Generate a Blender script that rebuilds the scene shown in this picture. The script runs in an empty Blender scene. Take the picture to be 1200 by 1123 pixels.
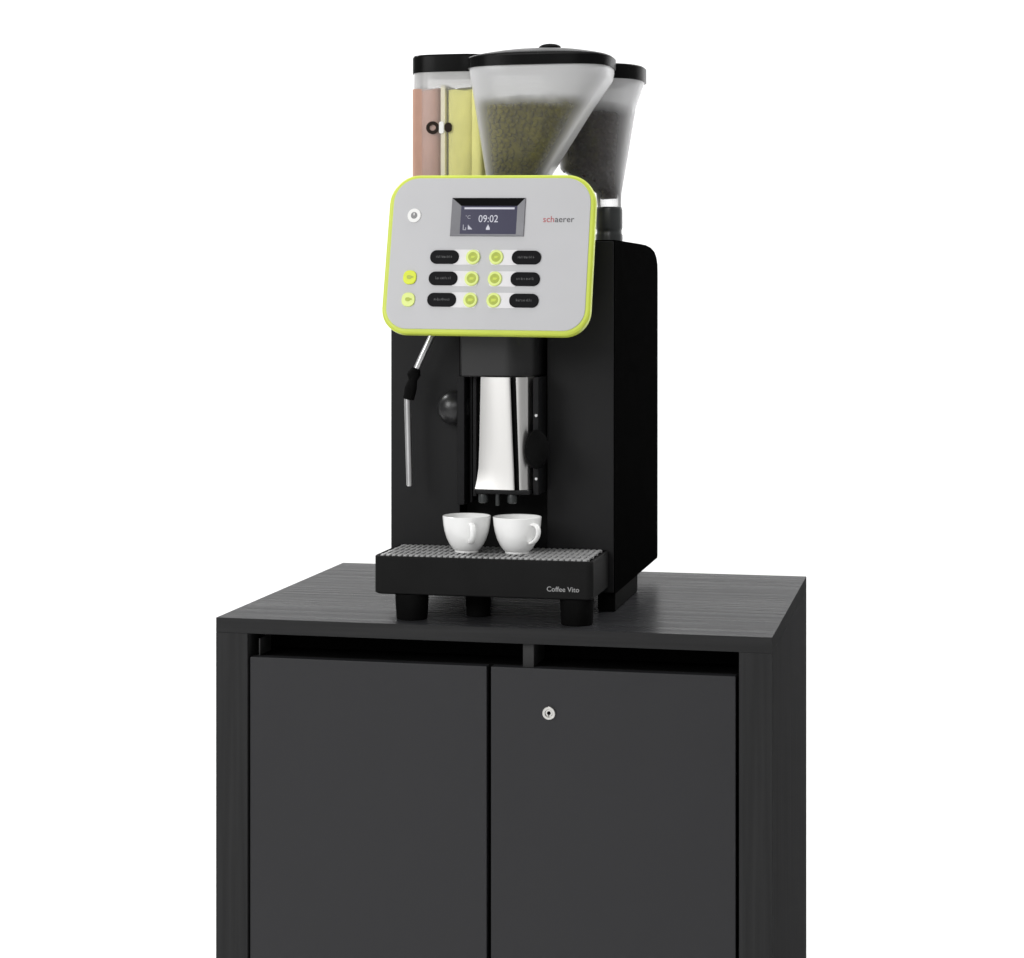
import bpy, bmesh, math, random
from math import sin, cos, pi, radians as R
from mathutils import Vector, Matrix, noise
random.seed(7)
scene = bpy.context.scene
COL = scene.collection

# ------------------------------------------------------------------ materials
def new_mat(name):
    m = bpy.data.materials.new(name); m.use_nodes = True
    nt = m.node_tree
    return m, nt, nt.nodes['Principled BSDF'], nt.nodes['Material Output']

def pmat(name, col, rough=.5, metal=0., spec=.5, var=0., vscale=(40, 40, 40), bump=0., bscale=(300, 300, 300),
         rvar=0., coat=0., emit=None, estr=0.):
    """principled material with procedural variation of tone, gloss and relief"""
    m, nt, b, out = new_mat(name)
    b.inputs['Base Color'].default_value = (*col, 1)
    b.inputs['Roughness'].default_value = rough
    b.inputs['Metallic'].default_value = metal
    b.inputs['Specular IOR Level'].default_value = spec
    b.inputs['Coat Weight'].default_value = coat
    b.inputs['Coat Roughness'].default_value = .12
    if emit:
        b.inputs['Emission Color'].default_value = (*emit, 1)
        b.inputs['Emission Strength'].default_value = estr
    tc = nt.nodes.new('ShaderNodeTexCoord')
    def tex(scale, detail=4):
        mp = nt.nodes.new('ShaderNodeMapping'); mp.inputs['Scale'].default_value = scale
        nt.links.new(tc.outputs['Object'], mp.inputs['Vector'])
        n = nt.nodes.new('ShaderNodeTexNoise'); n.inputs['Scale'].default_value = 1.0
        n.inputs['Detail'].default_value = detail
        nt.links.new(mp.outputs['Vector'], n.inputs['Vector'])
        return n.outputs['Fac']
    if var or rvar:
        f = tex(vscale)
        if var:
            r = nt.nodes.new('ShaderNodeMapRange')
            r.inputs['From Min'].default_value = .3; r.inputs['From Max'].default_value = .7
            r.inputs['To Min'].default_value = 1 - var; r.inputs['To Max'].default_value = 1 + var
            nt.links.new(f, r.inputs['Value'])
            mx = nt.nodes.new('ShaderNodeVectorMath'); mx.operation = 'SCALE'
            mx.inputs[0].default_value = col
            nt.links.new(r.outputs[0], mx.inputs['Scale'])
            nt.links.new(mx.outputs[0], b.inputs['Base Color'])
        if rvar:
            r2 = nt.nodes.new('ShaderNodeMapRange')
            r2.inputs['From Min'].default_value = .3; r2.inputs['From Max'].default_value = .7
            r2.inputs['To Min'].default_value = max(.02, rough - rvar); r2.inputs['To Max'].default_value = min(1, rough + rvar)
            nt.links.new(f, r2.inputs['Value']); nt.links.new(r2.outputs[0], b.inputs['Roughness'])
    if bump:
        f2 = tex(bscale, 3)
        bp = nt.nodes.new('ShaderNodeBump'); bp.inputs['Strength'].default_value = bump
        bp.inputs['Distance'].default_value = .001
        nt.links.new(f2, bp.inputs['Height']); nt.links.new(bp.outputs[0], b.inputs['Normal'])
    return m

def wood(name, axis, col, rough, spec=.5, relief=.10, tone=.12):
    long, across = 3.0, 130.0
    sc = [across] * 3; sc['XYZ'.index(axis)] = long
    return pmat(name, col, rough, spec=spec, var=tone, vscale=tuple(sc), rvar=.05, bump=relief,
                bscale=tuple(s * (2.2 if s > 10 else 1.3) for s in sc))

def frosted(name, tint, haze, edge, haze_top=.84, edge_top=.92, z0=0., z1=.01):
    """clouded plastic: part clear, part scattering, more cloudy where the wall is seen at a slant"""
    m, nt, b, out = new_mat(name)
    nt.nodes.remove(b)
    tr = nt.nodes.new('ShaderNodeBsdfTransparent'); tr.inputs[0].default_value = (.97, .97, .97, 1)
    df = nt.nodes.new('ShaderNodeBsdfDiffuse'); df.inputs[0].default_value = (*tint, 1)
    tl = nt.nodes.new('ShaderNodeBsdfTranslucent'); tl.inputs[0].default_value = (*tint, 1)
    m1 = nt.nodes.new('ShaderNodeMixShader'); m1.inputs[0].default_value = .4
    nt.links.new(df.outputs[0], m1.inputs[1]); nt.links.new(tl.outputs[0], m1.inputs[2])
    lw = nt.nodes.new('ShaderNodeLayerWeight'); lw.inputs['Blend'].default_value = .5
    
    mr = nt.nodes.new('ShaderNodeMapRange')
    mr.inputs['From Max'].default_value = .55; mr.inputs['To Min'].default_value = haze; mr.inputs['To Max'].default_value = edge
    nt.links.new(lw.outputs['Facing'], mr.inputs['Value'])
    mt = nt.nodes.new('ShaderNodeMapRange'); mt.inputs['From Max'].default_value = .55
    mt.inputs['To Min'].default_value = haze_top; mt.inputs['To Max'].default_value = edge_top
    nt.links.new(lw.outputs['Facing'], mt.inputs['Value'])
    # the bare wall above the fill is clouded by dust; the clouding thins out where beans rub the wall
    tc = nt.nodes.new('ShaderNodeTexCoord'); sp = nt.nodes.new('ShaderNodeSeparateXYZ')
    nt.links.new(tc.outputs['Object'], sp.inputs[0])
    ns = nt.nodes.new('ShaderNodeTexNoise'); ns.inputs['Scale'].default_value = 35
    nt.links.new(tc.outputs['Object'], ns.inputs['Vector'])
    ma = nt.nodes.new('ShaderNodeMath'); ma.operation = 'MULTIPLY_ADD'; ma.inputs[1].default_value = .012
    nt.links.new(ns.outputs['Fac'], ma.inputs[0]); nt.links.new(sp.outputs['Z'], ma.inputs[2])
    mz = nt.nodes.new('ShaderNodeMapRange'); mz.interpolation_type = 'SMOOTHSTEP'
    mz.inputs['From Min'].default_value = z0 + .006; mz.inputs['From Max'].default_value = z1 + .006
    nt.links.new(ma.outputs[0], mz.inputs['Value'])
    mxf = nt.nodes.new('ShaderNodeMix')
    nt.links.new(mz.outputs[0], mxf.inputs[0]); nt.links.new(mr.outputs[0], mxf.inputs[2]); nt.links.new(mt.outputs[0], mxf.inputs[3])
    mr = mxf
    m2 = nt.nodes.new('ShaderNodeMixShader')
    nt.links.new(mr.outputs[0], m2.inputs[0]); nt.links.new(tr.outputs[0], m2.inputs[1]); nt.links.new(m1.outputs[0], m2.inputs[2])
    gl = nt.nodes.new('ShaderNodeBsdfGlossy'); gl.inputs['Roughness'].default_value = .25
    gl.inputs['Color'].default_value = (1, 1, 1, 1)
    fr = nt.nodes.new('ShaderNodeFresnel'); fr.inputs['IOR'].default_value = 1.35
    m3 = nt.nodes.new('ShaderNodeMixShader')
    nt.links.new(fr.outputs[0], m3.inputs[0]); nt.links.new(m2.outputs[0], m3.inputs[1]); nt.links.new(gl.outputs[0], m3.inputs[2])
    nt.links.new(m3.outputs[0], out.inputs['Surface'])
    return m

def beans_mat(name, c1, c2):
    m, nt, b, out = new_mat(name)
    tc = nt.nodes.new('ShaderNodeTexCoord')
    v = nt.nodes.new('ShaderNodeTexVoronoi'); v.inputs['Scale'].default_value = 95
    nt.links.new(tc.outputs['Object'], v.inputs['Vector'])
    n = nt.nodes.new('ShaderNodeTexNoise'); n.inputs['Scale'].default_value = 28
    nt.links.new(tc.outputs['Object'], n.inputs['Vector'])
    ad = nt.nodes.new('ShaderNodeMath'); ad.operation = 'MULTIPLY_ADD'
    nt.links.new(v.outputs['Distance'], ad.inputs[0]); ad.inputs[1].default_value = .5
    nt.links.new(n.outputs['Fac'], ad.inputs[2])
    cr = nt.nodes.new('ShaderNodeValToRGB')
    cr.color_ramp.elements[0].position = .35; cr.color_ramp.elements[0].color = (*c2, 1)
    cr.color_ramp.elements[1].position = .95; cr.color_ramp.elements[1].color = (*c1, 1)
    nt.links.new(ad.outputs[0], cr.inputs[0]); nt.links.new(cr.outputs[0], b.inputs['Base Color'])
    b.inputs['Roughness'].default_value = .6
    b.inputs['Specular IOR Level'].default_value = .08
    bp = nt.nodes.new('ShaderNodeBump'); bp.inputs['Strength'].default_value = .45; bp.inputs['Distance'].default_value = .003
    bp.invert = True
    nt.links.new(v.outputs['Distance'], bp.inputs['Height']); nt.links.new(bp.outputs[0], b.inputs['Normal'])
    return m

M = {}
M['wood_x'] = wood('dark_stained_wood_top', 'X', (.026, .0263, .028), .29, .016, .04, .055)
M['wood_edge'] = wood('dark_stained_wood_edge', 'X', (.034, .034, .0345), .62, .0)
M['wood_z'] = wood('dark_stained_wood_upright', 'Z', (.034, .034, .0345), .62, .0)
M['door'] = pmat('dark_grey_laminate', (.0248, .0248, .0268), .48, spec=.3, var=.05, rvar=.09, vscale=(5, 5, 3), bump=.06, bscale=(900, 900, 900))
M['inner'] = pmat('cabinet_inside_black', (.005, .005, .005), .8, spec=.0, var=.1)
M['post'] = pmat('cabinet_post_grey', (.035, .035, .035), .6, spec=.2, var=.1)
M['body'] = pmat('matt_black_housing', (.0030, .0030, .0030), .62, spec=.0, var=.1, bump=.12, bscale=(1200, 1200, 1200))
M['front'] = pmat('charcoal_front_panel', (.0125, .0125, .013), .48, spec=.16, var=.06, vscale=(6, 6, 6), bump=.08, bscale=(1100, 1100, 1100))
M['head'] = pmat('satin_black_plastic', (.014, .014, .0145), .32, spec=.5, var=.08, bump=.05, bscale=(900, 900, 900))
M['black'] = pmat('black_plastic', (.008, .008, .0085), .42, spec=.14, var=.1, bump=.05, bscale=(900, 900, 900))
M['tray'] = pmat('black_tray_plastic', (.0140, .0140, .0140), .5, spec=.015, var=.07, vscale=(15, 15, 15), bump=.08, bscale=(900, 900, 900))
M['recess'] = pmat('recess_black', (.006, .006, .006), .55, spec=.12, var=.1)
M['rubber'] = pmat('black_rubber', (.0045, .0045, .0045), .75, spec=.03, var=.15)
M['lid'] = pmat('glossy_black_lid', (.005, .005, .005), .26, spec=.05, var=.1, rvar=.04, vscale=(25, 25, 25))
M['collar'] = pmat('dark_grey_collar', (.03, .033, .033), .3, spec=.5, var=.1)
M['chrome'] = pmat('satin_steel', (.83, .82, .80), .31, metal=1, rvar=.03, vscale=(30, 30, 3))
M['wand'] = pmat('steel_tube', (.62, .62, .62), .33, metal=1, rvar=.05, vscale=(60, 60, 8))
M['grille'] = pmat('brushed_steel_grille', (.36, .36, .36), .42, metal=.15, var=.12, vscale=(120, 40, 40))
M['lime'] = pmat('lime_green_rim', (.55, .64, .075), .35, spec=.4, var=.05, vscale=(12, 12, 12))
M['lime_btn'] = pmat('lime_button', (.70, .80, .25), .35, spec=.4, var=.05)
M['lime_yel'] = pmat('yellow_lime_button', (.66, .74, .03), .35, spec=.4, var=.05)
M['lime_dark'] = pmat('olive_lime_button_centre', (.40, .47, .06), .4, spec=.4, var=.12, vscale=(200, 200, 200))
M['face'] = pmat('light_grey_panel_face', (.50, .50, .51), .42, spec=.4, var=.02, vscale=(10, 10, 10), bump=.03, bscale=(1500, 1500, 1500))
M['plate'] = pmat('pale_button_plate', (.72, .71, .72), .4, spec=.4, var=.03)
M['white_btn'] = pmat('white_button', (.80, .80, .78), .35, spec=.4, var=.03)
M['grey_icon'] = pmat('grey_print', (.22, .22, .22), .5, var=.05)
M['pill'] = pmat('black_label_pill', (.006, .006, .007), .4, spec=.06, var=.1)
M['pill_print'] = pmat('faint_grey_print', (.07, .07, .072), .5, var=.2, vscale=(400, 400, 400))
M['logo_red'] = pmat('red_print', (.42, .07, .08), .5, var=.05)
M['logo_dark'] = pmat('dark_print', (.07, .065, .07), .5, var=.05)
M['tray_print'] = pmat('pale_grey_print', (.36, .36, .36), .5, var=.05)
M['bezel'] = pmat('screen_bezel_grey', (.19, .19, .205), .4, spec=.3, var=.05)
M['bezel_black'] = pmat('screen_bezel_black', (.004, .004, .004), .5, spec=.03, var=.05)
M['screen'] = pmat('dark_violet_display', (.02, .02, .03), .2, spec=.4, var=.05, emit=(.042, .040, .075), estr=.75)
M['pixel'] = pmat('lit_display_pixels', (.3, .3, .33), .4, emit=(.66, .66, .76), estr=.42, var=.05)
M['pixel_dim'] = pmat('dim_display_pixels', (.2, .2, .22), .4, emit=(.5, .5, .6), estr=.3, var=.05)
M['cup'] = pmat('white_glazed_porcelain', (.90, .90, .89), .14, spec=.5, var=.015, vscale=(20, 20, 20), coat=.3)
M['frost'] = frosted('clouded_hopper_plastic', (.95, .95, .96), .06, .72, z0=.066, z1=.092)
M['frost_dark'] = frosted('clouded_hopper_plastic_grey', (.84, .84, .85), .11, .55, z0=.042, z1=.066)
M['frost_can'] = frosted('clouded_canister_plastic', (.84, .84, .84), .10, .50, .70, .85, .100, .112)
M['beans_green'] = beans_mat('olive_bean_fill', (.190, .165, .006), (.066, .056, .003))
M['beans_dark'] = beans_mat('dark_roast_bean_fill', (.070, .048, .037), (.020, .012, .009))
M['cocoa'] = pmat('pinkish_cocoa_powder', (.50, .305, .235), .9, spec=.1, var=.08, vscale=(60, 60, 25), bump=.4, bscale=(500, 500, 500))
M['milk'] = pmat('yellow_powder', (.83, .80, .31), .9, spec=.1, var=.06, vscale=(60, 60, 25), bump=.4, bscale=(500, 500, 500))
M['ridge'] = pmat('cream_divider', (.84, .80, .62), .5, var=.03)
M['emblem'] = pmat('dark_brown_emblem', (.025, .018, .014), .5, spec=.05, var=.1)
M['emblem_w'] = pmat('white_emblem', (.85, .85, .83), .4, var=.02)
M['lock'] = pmat('nickel_lock', (.72, .71, .68), .25, metal=1, rvar=.05, vscale=(200, 200, 200))
M['backdrop'] = pmat('white_seamless_paper', (.88, .88, .88), .95, spec=.05, var=.004, vscale=(3, 3, 3))

# ------------------------------------------------------------------ mesh helpers
def BM(): return bmesh.new()

def box(bm, x0, x1, y0, y1, z0, z1, bev=0., seg=2, mi=0):
    t = BM()
    bmesh.ops.create_cube(t, size=1)
    for v in t.verts:
        v.co = Vector((x0 + (v.co.x + .5) * (x1 - x0), y0 + (v.co.y + .5) * (y1 - y0), z0 + (v.co.z + .5) * (z1 - z0)))
    if bev: bmesh.ops.bevel(t, geom=t.edges[:], offset=bev, segments=seg, profile=.5, affect='EDGES')
    merge(bm, t, mi)

def merge(bm, t, mi=0, mat=None):
    if mat is not None: bmesh.ops.transform(t, matrix=mat, verts=t.verts)
    vm = {}
    for v in t.verts: vm[v] = bm.verts.new(v.co)
    for f in t.faces:
        try:
            nf = bm.faces.new([vm[v] for v in f.verts]); nf.material_index = mi if mi else f.material_index
        except ValueError: pass
    t.free()

def loft(bm, secs, cap0=True, cap1=True, mi=0):
    """secs: list of closed rings with the same number of points"""
    rings = [[bm.verts.new(p) for p in s] for s in secs]
    n = len(rings[0])
    for a, b in zip(rings, rings[1:]):
        for i in range(n):
            f = bm.faces.new((a[i], a[(i + 1) % n], b[(i + 1) % n], b[i])); f.material_index = mi
    if cap0:
        f = bm.faces.new(rings[0][::-1]); f.material_index = mi
    if cap1:
        f = bm.faces.new(rings[-1]); f.material_index = mi

def sup(cx, cy, z, hw, hd, n=3., N=72):
    pts = []
    for i in range(N):
        a = 2 * pi * i / N
        c, s = cos(a), sin(a)
        pts.append(Vector((cx + hw * math.copysign(abs(c) ** (2 / n), c), cy + hd * math.copysign(abs(s) ** (2 / n), s), z)))
    return pts

def lathe(bm, prof, cx, cy, N=48, cap0=True, cap1=True, mi=0):
    loft(bm, [[Vector((cx + r * cos(2 * pi * i / N), cy + r * sin(2 * pi * i / N), z)) for i in range(N)] for r, z in prof], cap0, cap1, mi)

def tube(bm, pts, rad, N=16, mi=0):
    pts = [Vector(p) for p in pts]
    rads = rad if isinstance(rad, (list, tuple)) else [rad] * len(pts)
    secs = []
    up = Vector((0, 1, .01)).normalized()
    for i, p in enumerate(pts):
        d = (pts[min(i + 1, len(pts) - 1)] - pts[max(i - 1, 0)]).normalized()
        a = d.cross(up)
        if a.length < 1e-3: a = d.cross(Vector((1, 0, 0)))
        a.normalize(); b = d.cross(a)
        secs.append([p + rads[i] * (cos(2 * pi * k / N) * a + sin(2 * pi * k / N) * b) for k in range(N)])
    loft(bm, secs, mi=mi)

def rrect(w, h, r, k=8, rb=None):
    """outline of a rounded rectangle in local x, z"""
    rb = r if rb is None else rb
    out = []
    for cx, cz, rr, a0 in ((w / 2 - r, h / 2 - r, r, 0), (-w / 2 + r, h / 2 - r, r, 90), (-w / 2 + rb, -h / 2 + rb, rb, 180), (w / 2 - rb, -h / 2 + rb, rb, 270)):
        for i in range(k + 1):
            a = R(a0 + 90 * i / k); out.append((cx + rr * cos(a), cz + rr * sin(a)))
    return out

def slab(bm, outline, x, z, y_front, y_back, bev=0., seg=3, mi=0):
    """plate with the given x,z outline facing -Y, rounded front edge"""
    cx = sum(p[0] for p in outline) / len(outline); cz = sum(p[1] for p in outline) / len(outline)
    def ring(ins, y):
        r = []
        for px, pz in outline:
            dx, dz = px - cx, pz - cz
            l = math.hypot(dx, dz) or 1
            mx = max(abs(p[0] - cx) for p in outline); mz = max(abs(p[1] - cz) for p in outline)
            r.append(Vector((x + cx + dx * (1 - ins / mx), y, z + cz + dz * (1 - ins / mz))))
        return r
    secs = [ring(0, y_back)]
    if bev:
        for i in range(seg + 1):
            a = pi / 2 * i / seg
            secs.append(ring(bev * (1 - cos(a)), y_front + bev * (1 - sin(a))))
    else: secs.append(ring(0, y_front))
    loft(bm, secs, mi=mi)

def ellipse(rx, rz, N=32): return [(rx * cos(2 * pi * i / N), rz * sin(2 * pi * i / N)) for i in range(N)]

def ball(bm, c, r, sx=1, sy=1, sz=1, mi=0, seg=32):
    t = BM(); bmesh.ops.create_uvsphere(t, u_segments=seg, v_segments=seg // 2, radius=r)
    merge(bm, t, mi, Matrix.Translation(c) @ Matrix.Diagonal((sx, sy, sz, 1)))

def text_bm(bm, body, size_w, x, y, z, mi=0, depth=.0004, chars=None, hs=1.):
    """lettering facing -Y; scaled to the width size_w; chars = slice of characters to keep on material mi"""
    cu = bpy.data.curves.new('lettering_curve', 'FONT'); cu.body = body; cu.size = 1; cu.extrude = 0; cu.resolution_u = 3
    cu.align_x = 'LEFT'; cu.align_y = 'CENTER'
    o = bpy.data.objects.new('lettering_tmp', cu); COL.objects.link(o)
    dg = bpy.context.evaluated_depsgraph_get()
    me = bpy.data.meshes.new_from_object(o.evaluated_get(dg))
    bpy.data.objects.remove(o); bpy.data.curves.remove(cu)
    t = BM(); t.from_mesh(me); bpy.data.meshes.remove(me)
    xs = [v.co.x for v in t.verts]; ys = [v.co.y for v in t.verts]
    x0, x1, y0, y1 = min(xs), max(xs), min(ys), max(ys)
    s = size_w / (x1 - x0)
    bmesh.ops.recalc_face_normals(t, faces=t.faces)
    for v in t.verts:
        v.co = Vector(((v.co.x - (x0 + x1) / 2) * s, 0, (v.co.y - (y0 + y1) / 2) * s * hs))
    ext = bmesh.ops.extrude_face_region(t, geom=t.faces[:])
    for g in ext['geom']:
        if isinstance(g, bmesh.types.BMVert): g.co.y -= depth
    if callable(mi):
        for f in t.faces: f.material_index = mi(f.calc_center_median().x / size_w + .5)
        merge(bm, t, 0, Matrix.Translation((x, y, z)))
    else: merge(bm, t, mi, Matrix.Translation((x, y, z)))

WORLD = {}
def link(name, bm, mats, parent=None, smooth=35, local=False):
    """one mesh object; its origin goes to the middle of its shape"""
    bmesh.ops.recalc_face_normals(bm, faces=bm.faces)
    cs = [v.co for v in bm.verts]
    lo = Vector([min(c[i] for c in cs) for i in range(3)]); hi = Vector([max(c[i] for c in cs) for i in range(3)])
    c = (lo + hi) / 2
    bmesh.ops.translate(bm, verts=bm.verts, vec=-c)
    me = bpy.data.meshes.new(name); bm.to_mesh(me); bm.free()
    for f in me.polygons: f.use_smooth = True
    me.set_sharp_from_angle(angle=R(smooth))
    for m in (mats if isinstance(mats, (list, tuple)) else [mats]): me.materials.append(m)
    o = bpy.data.objects.new(name, me); COL.objects.link(o)
    if smooth <= 40:
        wn = o.modifiers.new('weighted_normals', 'WEIGHTED_NORMAL'); wn.keep_sharp = True
    WORLD[o] = c.copy()
    if parent:
        o.parent = parent
        o.location = c if local else c - WORLD[parent]
        if local: WORLD[o] = c.copy()
    else: o.location = c
    return o

def thing(name, label, cat, loc, group=None):
    o = bpy.data.objects.new(name, None); COL.objects.link(o); o.empty_display_size = .05
    o.location = loc; WORLD[o] = Vector(loc)
    o['label'] = label; o['category'] = cat
    if group: o['group'] = group
    return o

# ------------------------------------------------------------------ backdrop (paper sweep)
FLOOR = -.90
bm = BM()
prof = [(-5.0, FLOOR)]
rad, yw = .7, 2.6
for i in range(17):
    a = pi / 2 * i / 16
    prof.append((yw - rad + rad * sin(a), FLOOR + rad - rad * cos(a)))
prof.append((yw, 2.6))
rows = [[bm.verts.new((x, y, z)) for x in (-6.5, 6.0)] for y, z in prof]
for a, b in zip(rows, rows[1:]): bm.faces.new((a[0], a[1], b[1], b[0]))
o = link('backdrop', bm, M['backdrop']); o['kind'] = 'structure'

# ------------------------------------------------------------------ cabinet
W, D = .80, .617
cab = thing('cabinet', 'dark charcoal two-door base cabinet with wood-grained top and lock, standing under the coffee machine', 'cabinet', (W / 2, D / 2, FLOOR))
bm = BM(); box(bm, 0, W, 0, D, -.0215, 0, .0007)
bm.normal_update()
for f in bm.faces:
    if abs(f.normal.x) > .6: f.material_index = 1
    elif abs(f.normal.y) > .6: f.material_index = 2
link('worktop', bm, [M['wood_x'], M['wood_z'], M['wood_edge']], cab)
for x0, x1 in ((0, .0480), (.7548, W)):
    bm = BM(); box(bm, x0, x1, 0, D, FLOOR, -.0216, .0005)
    link('side_panel', bm, M['wood_z'], cab)
bm = BM(); box(bm, .0482, .7546, D - .03, D - .012, FLOOR + .08, -.0218)
link('back_panel', bm, M['inner'], cab)
bm = BM(); box(bm, .0482, .7546, .05, D - .031, FLOOR + .08, FLOOR + .098)
link('bottom_shelf', bm, M['inner'], cab)
bm = BM(); box(bm, .0482, .7546, .04, .055, FLOOR, FLOOR + .079)
link('plinth', bm, M['inner'], cab)
bm = BM(); box(bm, .0482, .7546, .032, D - .031, -.062, -.056)
link('cavity_floor', bm, M['inner'], cab)
bm = BM(); box(bm, .0482, .7546, .09, .10, -.055, -.0218)
link('cavity_back', bm, M['inner'], cab)
bm = BM(); box(bm, .4512, .4668, .010, .085, -.0556, -.0222, .0006)
link('divider_post', bm, M['post'], cab)
bm = BM(); box(bm, .0612, .0630, .012, .06, -.0545, -.0300, .0003)
link('hinge_bracket', bm, M['post'], cab)
for k, (x0, x1) in enumerate(((.0512, .4010), (.4070, .7500))):
    bm = BM(); box(bm, x0, x1, .002, .021, FLOOR + .085, -.0553, .0012)
    d = link('door', bm, M['door'], cab)
    if k == 1:
        bm = BM()
        lx, lz = .4902, -.1166
        def ringy(r0, r1, y0, y1, mi):
            N = 32
            secs = [[Vector((lx + r * cos(2 * pi * i / N), y, lz + r * sin(2 * pi * i / N))) for i in range(N)]
                    for r, y in ((r1, y0), (r1, y1 + .0006), (r1 - .0006, y1), (r0 + .0004, y1), (r0, y1 + .0006), (r0, y0))]
            loft(bm, secs, False, False, mi)
        ringy(.0052, .0092, .0019, -.0016, 0)
        slab(bm, ellipse(.0051, .0051), lx, lz, .0006, .0019, .0004, mi=0)
        slab(bm, ellipse(.0026, .0026), lx, lz, .0001, .0006, mi=1)
        box(bm, lx - .0006, lx + .0006, -.0002, .0002, lz - .0042, lz + .001, mi=1)
        link('lock', bm, [M['lock'], M['bezel_black']], d)

# ------------------------------------------------------------------ coffee machine
mac = thing('coffee_machine', 'black automatic coffee machine with lime-rimmed grey control panel and three hoppers, on the cabinet', 'coffee machine', (.386, .33, 0))
X0, X1, YF, YB, Z0, Z1 = .2165, .556, .160, .588, .028, .546
RX0, RX1 = .3231, .4553          # central recess

# housing: side profile swept across, with the recess cut by building it from slabs
def housing_profile(yf):
    p = [(yf, Z0), (YB - .004, Z0), (YB, Z0 + .004)]
    p += [(YB + .002, .500), (YB, .516), (YB - .012, .528), (YB - .036, .537), (YB - .075, .5425), (YB - .13, .5455), (YB - .20, Z1)]
    p += [(yf, Z1)]
    return p
def prism(bm, prof, x0, x1, bev=0):
    t = BM()
    a = [t.verts.new((x0, y, z)) for y, z in prof]; b = [t.verts.new((x1, y, z)) for y, z in prof]
    n = len(prof)
    for i in range(n): t.faces.new((a[i], a[(i + 1) % n], b[(i + 1) % n], b[i]))
    t.faces.new(a[::-1]); t.faces.new(b)
    if bev:
        es = [e for e in t.edges if len(e.link_faces) == 2 and e.calc_face_angle(0) > R(50)]
        bmesh.ops.bevel(t, geom=es, offset=bev, segments=3, profile=.5, affect='EDGES')
    merge(bm, t)
bm = BM()
t = BM()
prism(t, housing_profile(.1625), X0, RX0); prism(t, housing_profile(.205), RX0, RX1); prism(t, housing_profile(.1625), RX1, X1)
es = [e for e in t.edges if len(e.link_faces) == 2 and e.calc_face_angle(0) > R(50) and any(all(abs(v.co.x - q) < 1e-5 for v in e.verts) for q in (X0, X1))]
bmesh.ops.bevel(t, geom=es, offset=.0025, segments=3, profile=.5, affect='EDGES')
merge(bm, t)
hous = link('housing', bm, M['body'], mac)
for x0, x1 in ((X0 + .0004, RX0), (RX1, X1 - .0016)):
    bm = BM(); box(bm, x0, x1, YF, .1623, Z0 + .002, Z1 - .002, .0009, 3)
    link('front_panel', bm, M['front'], mac)
bm = BM(); box(bm, RX0 + .0003, RX1 - .0003, .2035, .2047, Z0 + .003, Z1 - .003)
link('recess_panel', bm, M['recess'], mac)

# feet
def foot(x, y, r, h):
    bm = BM(); lathe(bm, [(r * .90, 0), (r * .94, .002), (r, h * .75), (r, h)], x, y, 32)
    link('foot', bm, M['rubber'], mac)
foot(.2785, .0535, .0240, .0372); foot(.5200, .0535, .0240, .0372)
foot(.3655, .100, .0185, .0372)
foot(.262, .545, .022, .0282)
bm = BM(); box(bm, .528, .5545, .175, .385, 0, .0285, .002)
link('foot_rail', bm, M['rubber'], mac)

# drip tray
TX0, TX1, TY0, TY1, TZ0, TZ1 = .2275, .5465, .030, .1598, .0370, .0920
bm = BM()
def trayring(z, ins=0, r=.012):
    x0, x1, y0 = TX0 + ins, TX1 - ins, TY0 + ins
    pts = []
    for i in range(7):
        a = R(180 + 90 * i / 6); pts.append(Vector((x0 + r + r * cos(a), y0 + r + r * sin(a), z)))
    rr = .010
    for i in range(7):
        a = R(270 + 90 * i / 6); pts.append(Vector((x1 - rr + rr * cos(a), y0 + rr + rr * sin(a), z)))
    pts += [Vector((x1, TY1, z)), Vector((x0, TY1, z))]
    return pts
# outer wall, rim and the hollow below the grille
loft(bm, [trayring(TZ0, .003), trayring(TZ0 + .002), trayring(TZ1 - .0015), trayring(TZ1 - .0002, .0012), trayring(TZ1 - .0022, .007), trayring(TZ1 - .016, .007)], True, True)
tray = link('drip_tray', bm, M['tray'], mac)
bm = BM()
gx0, gx1, gy0, gy1 = TX0 + .0078, TX1 - .0078, TY0 + .0078, TY1 - .001
zt = TZ1 + .0012
nb = 36
for i in range(nb):
    x = gx0 + (gx1 - gx0) * (i + .5) / nb
    box(bm, x - .0024, x + .0024, TY0 + .0030, gy1, zt - .0030, zt, .0006, 2)
for j in range(4):
    y = gy0 + .010 + (gy1 - gy0 - .018) * j / 3
    box(bm, gx0, gx1, y - .0030, y + .0030, zt - .0036, zt - .0004)
link('drip_grille', bm, M['grille'], tray)
bm = BM(); text_bm(bm, 'Coffee Vito', .0462, .5045, TY0 - .00005, .0520)
link('lettering', bm, M['tray_print'], tray)

# brew head block with rounded right front corner
bm = BM()
def head(z, ins=0):
    p = [Vector((.338 + ins, .2034, z)), Vector((.338 + ins, .103 + ins, z)), Vector((.341 + ins, .100 + ins, z)), Vector((.398, .100 + ins, z))]
    for i in range(13):
        a = R(270 + 90 * i / 12); p.append(Vector((.404 + (.044 - ins) * cos(a), .144 + (.044 - ins) * sin(a), z)))
    p.append(Vector((.448 - ins, .2034, z)))
    return p
loft(bm, [head(.3465, .002), head(.3485), head(.52)])
link('brew_head', bm, M['head'], mac)

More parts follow.
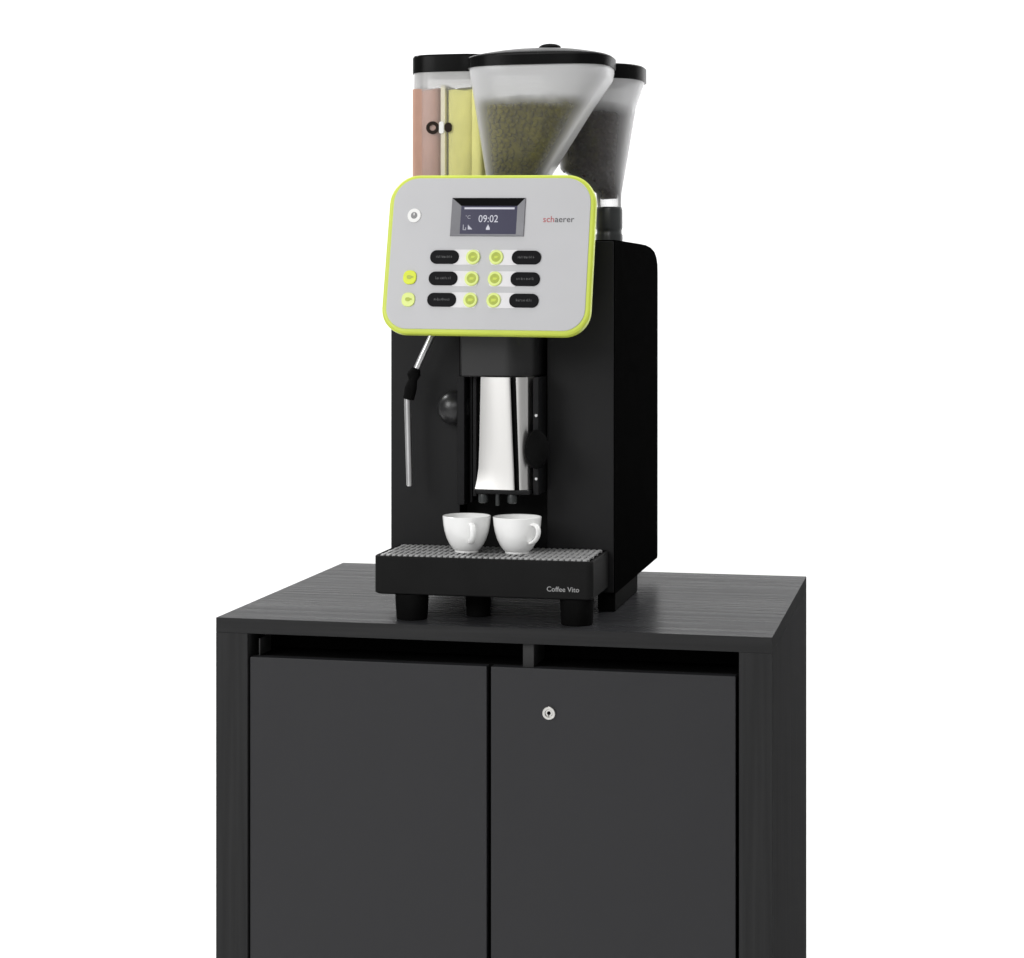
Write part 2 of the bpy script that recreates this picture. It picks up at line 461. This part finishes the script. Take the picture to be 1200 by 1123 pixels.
# steel outlet cover: flared at its foot, with a groove down the front
bm = BM()
def cover(z, xl, gl, gr, xr, yf):
    """cross-section: bowed left face, groove, right face, sides going back"""
    p = [Vector((xl + .010, .190, z)), Vector((xl + .002, .140, z)), Vector((xl - .0005, .118, z))]
    n = 9
    for i in range(n):
        t = i / (n - 1); p.append(Vector((xl + (gl - xl) * t, yf + .0065 * (1 - t) ** 2.4, z)))
    p += [Vector((gl + .0018, yf + .0010, z)), Vector((gl + .0028, yf + .0125, z)), Vector((gr - .0010, yf + .0125, z)), Vector((gr, yf + .0030, z))]
    for i in range(5):
        t = (i + 1) / 5; p.append(Vector((gr + (xr - gr) * t, yf + .0030 + .007 * t ** 2, z)))
    p += [Vector((xr + .0045, .116, z)), Vector((xr + .004, .150, z)), Vector((xr - .004, .190, z))]
    return p
secs = []
for z, xl, g0, g1, xr, yf in ((.3464, .3700, .4130, .4230, .4390, .090), (.300, .3690, .4148, .4245, .4392, .090), (.250, .3680, .4168, .4262, .4392, .090),
                              (.215, .3668, .4185, .4275, .4392, .0898), (.198, .3645, .4192, .4280, .4394, .0892), (.187, .3622, .4198, .4284, .4398, .0884), (.1842, .3616, .4200, .4285, .4400, .0882)):
    secs.append(cover(z, xl, g0, g1, xr, yf))
loft(bm, secs)
bm.faces.ensure_lookup_table()
for k in range((len(secs) - 1) * len(secs[0])):
    if 12 <= k % len(secs[0]) <= 14: bm.faces[k].material_index = 1
outlet = link('outlet_cover', bm, [M['chrome'], M['recess']], mac, smooth=30)
bm = BM(); box(bm, .3640, .4440, .092, .188, .1772, .1840, .002)
under = link('outlet_base', bm, M['black'], outlet)
for x in (.3723, .4154):
    bm = BM(); lathe(bm, [(.0055, .1635), (.0072, .1650), (.0075, .172), (.0065, .1771)], x, .103, 24)
    link('spout', bm, M['collar'], outlet)
bm = BM(); lathe(bm, [(.0026, .1600), (.0030, .1610), (.0034, .1771)], .3939, .101, 20)
link('milk_nozzle', bm, M['collar'], outlet)
bm = BM(); ball(bm, (.4535, .094, .243), .0285, .62, .55, 1)
link('knob', bm, M['rubber'], outlet)
# bracket to the left and right of the cover
for x0, x1, y0, z0 in ((.3290, .3400, .119, .158), (.3430, .3475, .138, .160), (.3510, .3565, .126, .170), (.4455, .4540, .105, .176)):
    bm = BM(); box(bm, x0, x1, y0, .2033, z0, .3463, .0012)
    br = link('outlet_bracket', bm, M['black'], mac)
for z in (.291, .1995):
    bm = BM(); slab(bm, ellipse(.0022, .0022, 16), .4505, z, .1035, .1052, .0006)
    link('screw', bm, M['wand'], br)
# ball knob beside the recess
bm = BM(); ball(bm, (.3185, .146, .2985), .0262)
link('ball_knob', bm, M['head'], mac)

# steam wand
bm = BM(); tube(bm, [(.2995, .150, .44), (.2950, .130, .418), (.2890, .122, .4035), (.2770, .120, .3785), (.2660, .120, .3545)], [.0042, .0044, .0047, .0047, .0047])
wand = link('steam_wand', bm, M['wand'], mac)
bm = BM()
tube(bm, [(.2668, .120, .3580), (.2640, .120, .3500), (.2625, .120, .3470), (.2618, .1195, .3400), (.2585, .119, .3280), (.2553, .119, .3120)], [.0062, .0098, .0098, .0066, .0094, .0084])
link('swivel_joint', bm, M['rubber'], wand)
bm = BM(); tube(bm, [(.2535, .119, .316), (.2540, .119, .295), (.2565, .119, .200), (.2567, .119, .186), (.2567, .119, .1835)], [.0048, .0049, .0047, .0045, .003])
link('steam_tube', bm, M['wand'], wand)

# ------------------------------------------------------------------ control panel
PW, PH = .3035, .2352
lean, roll = R(13), R(.6)
pc = Vector((.3925, .02 + .121 * sin(lean), .405 + .121 * cos(lean)))
bm = BM()
out = rrect(PW, PH, .043, 10, .037)
slab(bm, out, 0, 0, 0, .012, .004, 4)
pan = link('control_panel', bm, M['lime'], mac)
# the slab was built round its own middle in y: keep the front face on the panel plane
Mloc = Matrix.Translation(pc + Vector((0, 0, .001)) - WORLD[mac]) @ Matrix.Rotation(-lean, 4, 'X') @ Matrix.Rotation(roll, 4, 'Y') @ Matrix.Translation((0, .006, 0))
pan.location = Mloc.translation; pan.rotation_euler = Mloc.to_euler()
F = -.006            # y of the panel's front in its own frame
def sub(name, bm, mats, smooth=35): return link(name, bm, mats, pan, smooth, local=True)
bm = BM(); slab(bm, rrect(PW - .0140, PH - .0125, .037, 10, .031), 0, .0008, F - .0012, F + .004, .0010, 2)
sub('face_plate', bm, M['face'])
bm = BM(); slab(bm, rrect(PW - .05, PH - .05, .03), 0, 0, -F + .0002, .100, 0)
for v in bm.verts:
    if v.co.y > .05: v.co.z = -.07 + (v.co.z + .11) * .55
sub('panel_mount', bm, M['body'])
G = F - .0012        # front of the face plate
# display
bm = BM()
sx, sz, sw, sh = -.0035, .0540, .1085, .0570
ix0, ix1, iz0, iz1 = -.0425, .0380, .0300, .0695
x0, x1, z0, z1 = sx - sw / 2, sx + sw / 2, sz - sh / 2, sz + sh / 2
def quadring(oa, ia, yo, yi, mi_top, mi):
    o4 = [Vector((oa[0], yo, oa[2])), Vector((oa[1], yo, oa[2])), Vector((oa[1], yo, oa[3])), Vector((oa[0], yo, oa[3]))]
    i4 = [Vector((ia[0], yi, ia[2])), Vector((ia[1], yi, ia[2])), Vector((ia[1], yi, ia[3])), Vector((ia[0], yi, ia[3]))]
    ov = [bm.verts.new(p) for p in o4]; iv = [bm.verts.new(p) for p in i4]
    for i in range(4):
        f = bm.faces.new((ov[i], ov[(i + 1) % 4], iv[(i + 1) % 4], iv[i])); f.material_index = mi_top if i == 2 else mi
quadring((x0, x1, z0, z1), (x0 + .0006, x1 - .0006, z0 + .0006, z1 - .0006), G + .0002, G - .0022, 0, 0)
quadring((x0 + .0006, x1 - .0006, z0 + .0006, z1 - .0006), (ix0 - .001, ix1 + .001, iz0 - .001, iz1 + .001), G - .0022, G - .0004, 1, 0)  # top slope coloured black to stand for the shade in the recess
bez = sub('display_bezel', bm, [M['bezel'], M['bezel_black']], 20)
bm = BM(); box(bm, ix0 - .0009, ix1 + .0009, G - .0006, G + .0008, iz0 - .0009, iz1 + .0009)
sub('display_screen', bm, M['screen'])
bm = BM()
yS = G - .0007
def dot(x0, x1, z0, z1, mi=0): box(bm, x0, x1, yS - .0003, yS, z0, z1, mi=mi)
dot(-.0385, .0350, .0655, .0682)                                   # status line
text_bm(bm, '09:02', .0285, -.0025, yS, .0515, 0, .0003, hs=1.15)       # clock
# small symbols: bean, bracket with cup, house
text_bm(bm, '°C', .0072, -.0325, yS, .0540, 1, .0003)
dot(-.0392, -.0380, .0345, .0425, 1); dot(-.0392, -.0350, .0345, .0356, 1); dot(-.0355, -.0343, .0345, .0385, 1)
for k in range(5): dot(-.0318, -.0312 + .0014 * k, .0412 - .0014 * k, .0424 - .0014 * k, 0)
dot(-.0050, .0005, .0350, .0385, 0); dot(-.0040, -.0005, .0385, .0405, 0); dot(-.0030, -.0015, .0405, .0425, 0)
sub('display_symbols', bm, [M['pixel'], M['pixel_dim']])
# buttons
rows = (-.0053, -.0368, -.0680)
for k, z in enumerate(rows):
    for s, xr, xp in ((-1, -.0212, -.0632), (1, .0127, .0566)):
        xa, xb = sorted((xr + s * -.0085, xp - s * .012))
        bm = BM(); slab(bm, rrect(xb - xa, .0225, .004, 5), (xa + xb) / 2, z, G - .0007, G + .001, .0004, 2)
        sub('button_plate', bm, M['plate'])
        bm = BM()
        slab(bm, ellipse(.0104, .0108, 36), xr, z, G - .0030, G + .001, .0014, 3, 0)
        slab(bm, ellipse(.0068, .0070, 32), xr, z, G - .0036, G - .0028, .0004, 2, 1)
        # little cup symbol
        cs = .0022 + .0004 * k
        box(bm, xr - cs, xr + cs, G - .0039, G - .0035, z - cs * .8, z + cs * .5, mi=2)
        box(bm, xr + cs, xr + cs * 1.5, G - .0039, G - .0035, z - cs * .3, z + cs * .3, mi=2)
        sub('round_button', bm, [M['lime_btn'], M['lime_dark'], M['lime']])
        bm = BM()
        w, h = .0425, .0200
        slab(bm, rrect(w, h, h / 2 - .0004, 10), xp, z, G - .0022, G + .001, .0009, 3, 0)
        # faint unreadable print on the label
        rnd = random.Random(31 * k + s)
        x = xp - .0125 + rnd.uniform(0, .003)
        while x < xp + .0115:
            hgt = rnd.choice((.0028, .0028, .0040, .0034)); wd = rnd.uniform(.0010, .0018)
            box(bm, x, x + .0006, G - .0025, G - .0021, z - .0016, z - .0016 + hgt, mi=1)
            if rnd.random() < .7: box(bm, x, x + wd, G - .0025, G - .00215, z - .0016 + rnd.choice((0, .0012, .0022)), z - .0009 + rnd.choice((0, .0012, .0022)), mi=1)
            x += wd + .0009
        sub('drink_label', bm, [M['pill'], M['pill_print']])
for z, mat in ((-.0357, 'lime_yel'), (-.0683, 'lime_btn')):
    bm = BM()
    slab(bm, rrect(.0195, .0205, .0085, 8), -.1125, z, G - .0022, G + .001, .0010, 3, 0)
    slab(bm, rrect(.0072, .0056, .0022, 4, .0026), -.1130, z, G - .0026, G - .0021, 0, mi=1)
    slab(bm, ellipse(.0016, .0014, 12), -.1085, z + .0004, G - .0026, G - .0021, 0, mi=1)
    sub('side_button', bm, [M[mat], M['lime_dark']])
bm = BM()
slab(bm, ellipse(.0100, .0104, 36), -.1125, .0560, G - .0016, G + .001, .0008, 3, 0)
slab(bm, ellipse(.0048, .0050, 28), -.1125, .0560, G - .0021, G - .0015, .0003, 2, 1)
box(bm, -.1132, -.1118, G - .0024, G - .0020, .0560, .0595, mi=0)
sub('standby_button', bm, [M['white_btn'], M['grey_icon']])
bm = BM(); text_bm(bm, 'schaerer', .0450, .1000, G - .00005, .0512, lambda u: 0 if u < .36 else 1, .0003)
sub('lettering', bm, [M['logo_red'], M['logo_dark']])

# ------------------------------------------------------------------ hoppers
def at(z, table):
    for a, b in zip(table, table[1:]):
        if a[0] >= z >= b[0]:
            t = (a[0] - z) / (a[0] - b[0]); return [p + (q - p) * t for p, q in zip(a, b)]
    return list(table[-1])

def hopper(table, n, wallmat, fillmat, fill_z, lid, lid_n, fill_bump=.002, fill_end=0., label=None, name='bean_hopper', handle=True):
    """table rows: z, x_left, x_right, y_centre, half_depth (top to bottom)"""
    bm = BM()
    zs = []
    for a, b in zip(table, table[1:]):
        k = max(2, int((a[0] - b[0]) / .012))
        zs += [a[0] + (b[0] - a[0]) * i / k for i in range(k)]
    zs.append(table[-1][0])
    secs = []
    for z in zs:
        _, xl, xr, yc, hd = at(z, table)
        nn = n if z > table[-1][0] + .06 else 2 + (n - 2) * max(0, (z - table[-1][0]) / .06)
        secs.append(sup((xl + xr) / 2, yc, z, (xr - xl) / 2, hd, nn))
    loft(bm, secs, False, False)
    h = link(name, bm, wallmat, mac, smooth=60)
    if label: h['label'] = label
    # contents: slightly smaller, heaped top
    bm = BM()
    secs = []
    k = 40
    zl = max(table[-1][0] + .001, fill_end)
    for i in range(k + 1):
        z = fill_z + (zl - fill_z) * i / k
        _, xl, xr, yc, hd = at(z, table)
        g = .0062
        ring = sup((xl + xr) / 2, yc, z, (xr - xl) / 2 - g, hd - g, n if z > zl + .06 else 2 + (n - 2) * max(0, (z - zl) / .06), 96)
        ring = [p + Vector((0, 0, fill_bump * noise.noise(p * 60) * (1 if 0 < i else 1.6))) for p in ring]
        secs.append(ring)
    c = sum(secs[0], Vector()) / len(secs[0])
    tops = [[c + (p - c) * s + Vector((0, 0, .010 * (1 - s * s) + fill_bump * 1.3 * noise.noise((c + (p - c) * s) * 70))) for p in secs[0]] for s in (.05, .25, .45, .65, .82, .93)]
    loft(bm, tops + secs)
    # single beans lying against the wall and on the heap
    def bean(p, out_n):
        t = BM(); bmesh.ops.create_uvsphere(t, u_segments=10, v_segments=7, radius=1)
        for v in t.verts:
            if v.co.z > 0 and abs(v.co.x) < .3: v.co.z *= .75
        q = out_n.to_track_quat('Z', 'Y').to_matrix().to_4x4() @ Matrix.Rotation(random.uniform(0, 6.28), 4, 'Z') @ Matrix.Rotation(random.uniform(-.5, .5), 4, 'X')
        k = random.uniform(.85, 1.1)
        merge(bm, t, 0, Matrix.Translation(p) @ q @ Matrix.Diagonal((.0036 * k, .0052 * k, .0028 * k, 1)))
    z = fill_z - .002
    while z > max(zl, .62) + .003:
        _, xl, xr, yc, hd = at(z, table)
        nn = n if z > zl + .06 else 2 + (n - 2) * max(0, (z - zl) / .06)
        ring = sup((xl + xr) / 2, yc, z, (xr - xl) / 2 - .0052, hd - .0052, nn, 200)
        c0 = Vector(((xl + xr) / 2, yc, z)); d = 0; last = None; off = random.random() * .006
        for p in ring:
            d += (p - last).length if last is not None else off
            last = p
            if d >= .0082:
                d = random.uniform(-.0012, .0012)
                o_ = (p - c0).normalized(); bean(p + Vector((random.uniform(-.0006, .0006), random.uniform(-.0006, .0006), random.uniform(-.0022, .0022))), o_)
        z -= .0072
    for _ in range(260):
        a_ = random.uniform(0, 6.28); s_ = math.sqrt(random.random()) * .93
        p = c + (secs[0][int(a_ / 6.2832 * len(secs[0])) % len(secs[0])] - c) * s_ + Vector((0, 0, .010 * (1 - s_ * s_)))
        bean(p, Vector((random.uniform(-.3, .3), random.uniform(-.3, .3), 1)))
    bo = link('beans', bm, fillmat, h, smooth=60); bo['kind'] = 'stuff'
    # lid
    bm = BM()
    lx0, lx1, ly, lhd, z0, z1, dome = lid
    hw = (lx1 - lx0) / 2; cx = (lx0 + lx1) / 2
    secs = [sup(cx, ly, z0, hw - .002, lhd - .002, lid_n), sup(cx, ly, z0, hw, lhd, lid_n), sup(cx, ly, z1 - .002, hw, lhd, lid_n), sup(cx, ly, z1, hw - .002, lhd - .002, lid_n)]
    for s in (.93, .84, .72, .58, .42, .25, .1):
        secs.append(sup(cx, ly, z1 + dome * (1 - s * s), hw * s, lhd * s, 2 + (lid_n - 2) * s))
    loft(bm, secs)
    if handle:
        ball(bm, (cx + .012, ly, z1 + dome + .001), .02, .85, .6, .30)
    link('lid', bm, M['lid'], h, smooth=40)
    return h

mid = [(.8080, .3230, .5375, .245, .072), (.800, .3236, .5372, .245, .072), (.790, .3252, .5350, .245, .071), (.753, .3310, .5090, .245, .066),
       (.658, .3455, .4485, .245, .050), (.610, .3520, .4190, .245, .036), (.575, .358, .400, .245, .022), (.545, .358, .398, .245, .020)]
hopper(mid, 3.6, M['frost'], M['beans_green'], .7560, (.3205, .5400, .245, .0755, .8070, .8240, .0150), 3.4, label='wide funnel hopper with olive beans, in front')
rear = [(.801, .4045, .5612, .400, .075), (.7627, .4130, .5480, .400, .066), (.6630, .4300, .5318, .400, .048), (.6260, .4860, .5262, .400, .021), (.6042, .4880, .5260, .400, .019)]
h2 = hopper(rear, 2.5, M['frost_dark'], M['beans_dark'], .7590, (.4020, .5640, .400, .077, .8010, .8240, .005), 2.6, fill_end=.6180, label='narrower hopper with dark beans, at the rear', handle=False)
bm = BM(); lathe(bm, [(.0215, .5458), (.0215, .560), (.0200, .563), (.0200, .568), (.0212, .571), (.0212, .600), (.0195, .6045)], .5065, .400, 40)
link('collar', bm, M['collar'], h2)

# powder canister with two chambers
cx0, cx1, cy, chd = .2210, .3400, .300, .055
bm = BM()
cxm, chw = (cx0 + cx1) / 2, (cx1 - cx0) / 2
loft(bm, [sup(cxm, cy, z, chw - (.0006 if z < .7 else 0), chd, 4.0) for z in (.8085, .79, .7899, .72, .65, .60, .5462)], False, False)
can = link('powder_canister', bm, M['frost_can'], mac, smooth=60)
xd = .2715
def powder(x0, x1, top, slope, mat, nm):
    bm = BM()
    def ring(z, g=.0008):
        N = 64
        base = sup((x0 + x1) / 2, cy, z, (x1 - x0) / 2 - g, chd - .003, 7)
        return [Vector((p.x, p.y, z + (slope * (p.y - cy) + .004 * noise.noise(p * 45) if z > top - .02 else 0))) for p in base]
    zs = [top, top - .006, top - .03, .70, .62, .5475]
    r0 = ring(top); c = sum(r0, Vector()) / len(r0)
    secs = [[c + (p - c) * s + Vector((0, 0, .004 * (1 - s))) for p in r0] for s in (.1, .5, .85)] + [ring(z) for z in zs]
    loft(bm, secs)
    link(nm, bm, mat, can, smooth=50)
powder(cx0 + .0010, xd - .001, .7840, .02, M['cocoa'], 'cocoa_powder')
powder(xd + .0072, cx1 - .0010, .7850, .12, M['milk'], 'milk_powder')
bm = BM(); box(bm, xd - .0003, xd + .0070, cy - chd + .0008, cy + chd - .002, .5475, .7880, .0008)
link('divider', bm, M['ridge'], can)
bm = BM()
secs = [sup(cxm, cy, .8075, chw - .001, chd - .001, 3.6), sup(cxm, cy, .8075, chw + .0025, chd + .002, 3.6), sup(cxm, cy, .8310, chw + .0025, chd + .002, 3.6), sup(cxm, cy, .8345, chw + .0005, chd, 3.6)]
for s in (.9, .75, .5, .2): secs.append(sup(cxm, cy, .8345 + .004 * (1 - s * s), chw * s, chd * s, 3.5))
loft(bm, secs)
link('lid', bm, M['lid'], can, smooth=40)
# emblem on the canister's front: open ring, white bar, dark half
bm = BM()
ex, ez, ey = .2590, .7220, cy - chd - .0004
N = 40
def eRing(rx0, rz0, rx1, rz1, x, mi):
    secs = [[Vector((x + a * cos(2 * pi * i / N), y, ez + b * sin(2 * pi * i / N))) for i in range(N)] for a, b, y in ((rx0, rz0, ey + .0003), (rx0, rz0, ey - .0006), (rx1, rz1, ey - .0006), (rx1, rz1, ey + .0003))]
    loft(bm, secs, False, False, mi)
eRing(.0052, .0046, .0102, .0098, ex, 0)
slab(bm, rrect(.0075, .0185, .003, 5), ex + .0140, ez, ey - .0010, ey + .0003, .0003, 2, 1)
slab(bm, rrect(.0115, .0150, .0056, 6), ex + .0245, ez, ey - .0006, ey + .0003, .0003, 2, 0)
link('emblem', bm, [M['emblem'], M['emblem_w']], can)

# ------------------------------------------------------------------ cups
def cup(cx, cy, ang, label):
    zb = zt + .0002
    root = thing('espresso_cup', label, 'cup', (cx, cy, zb), 'espresso cups on the drip grille')
    bm = BM()
    prof = [(.0, .0), (.0170, .0), (.0178, .0012), (.0176, .0030), (.0205, .0052), (.0252, .0120), (.0295, .0210), (.0325, .0310), (.0342, .0410), (.0350, .0505), (.0351, .0523),
            (.0344, .0529), (.0335, .0523), (.0326, .0410), (.0308, .0310), (.0278, .0215), (.0232, .0125), (.0160, .0072), (.0, .0062)]
    prof = [(max(r, .0004), z + zb) for r, z in prof]
    lathe(bm, prof, cx, cy, 56)
    link('bowl', bm, M['cup'], root, smooth=50)
    # looped handle with an oval section
    bm = BM()
    d = Vector((cos(ang), sin(ang), 0)); s = Vector((-sin(ang), cos(ang), 0))
    path = [(.0322, .0435), (.0385, .0447), (.0445, .0425), (.0470, .0360), (.0455, .0285), (.0405, .0220), (.0345, .0180), (.0270, .0165)]
    pts = [Vector((cx, cy, zb)) + d * a + Vector((0, 0, b)) for a, b in path]
    secs = []
    for i, p in enumerate(pts):
        t = (pts[min(i + 1, len(pts) - 1)] - pts[max(i - 1, 0)]).normalized()
        nrm = t.cross(s).normalized()
        wdt = .0052 - .0012 * sin(pi * i / (len(pts) - 1)); th = .0027
        secs.append([p + s * wdt * cos(2 * pi * k / 16) + nrm * th * sin(2 * pi * k / 16) for k in range(16)])
    loft(bm, secs)
    h = link('handle', bm, M['cup'], root, smooth=60)
    md = h.modifiers.new('smooth', 'SUBSURF'); md.levels = 1; md.render_levels = 2
camdir = math.atan2(-2.87, .66)
cup(.3513, .0875, camdir + R(12), 'white espresso cup without saucer, under the left spout, handle turned to the front')
cup(.4258, .0890, camdir + R(40), 'white espresso cup under the right spout, handle sticking out to the right')

# ------------------------------------------------------------------ light
def area(name, loc, target, size, size_y, power, col=(1, 1, 1)):
    l = bpy.data.lights.new(name, 'AREA'); l.shape = 'RECTANGLE'; l.size = size; l.size_y = size_y; l.energy = power; l.color = col
    o = bpy.data.objects.new(name, l); COL.objects.link(o); o.location = loc
    o.rotation_euler = (Vector(target) - Vector(loc)).to_track_quat('-Z', 'Y').to_euler()
    return o
area('softbox_key', (-1.5, -2.6, 1.7), (.4, .1, .15), 1.6, 1.6, 62)
area('softbox_front', (.75, -3.6, 1.9), (.4, .1, .1), 1.4, 1.0, 20)
area('softbox_top', (.4, .1, 2.4), (.4, .25, 0), 1.4, 1.2, 16)
area('reflection_fill', (-.55, -3.3, .35), (.4, .1, .25), 2.2, 2.4, 9.6)  # added low fill, out of view, for the steel cover to reflect
area('backdrop_lamp', (-1.7, .9, 2.3), (-.2, 2.4, -.1), 1.2, .6, 60)
area('backdrop_lamp', (2.3, .9, 2.3), (.8, 2.4, -.1), 1.2, .6, 60)

w = bpy.data.worlds.new('World'); scene.world = w; w.use_nodes = True
w.node_tree.nodes['Background'].inputs[0].default_value = (1, 1, 1, 1)
w.node_tree.nodes['Background'].inputs[1].default_value = .28

# ------------------------------------------------------------------ camera
cam = bpy.data.cameras.new('camera'); co = bpy.data.objects.new('camera', cam); COL.objects.link(co)
co.location = (1.05368, -2.78061, .46551); co.rotation_euler = (R(90), 0, .217969)
cam.sensor_width = 36; cam.sensor_fit = 'HORIZONTAL'; cam.lens = 2388.667 / 1200 * 36
cam.shift_y = -(561.5 - 345.83) / 1200
cam.clip_start = .05; cam.clip_end = 100
scene.camera = co
scene.view_settings.view_transform = 'Standard'; scene.view_settings.look = 'None'
scene.view_settings.exposure = 0; scene.view_settings.gamma = 1; scene.view_settings.use_curve_mapping = False
scene.cycles.max_bounces = 10; scene.cycles.transparent_max_bounces = 16
scene.cycles.use_denoising = True
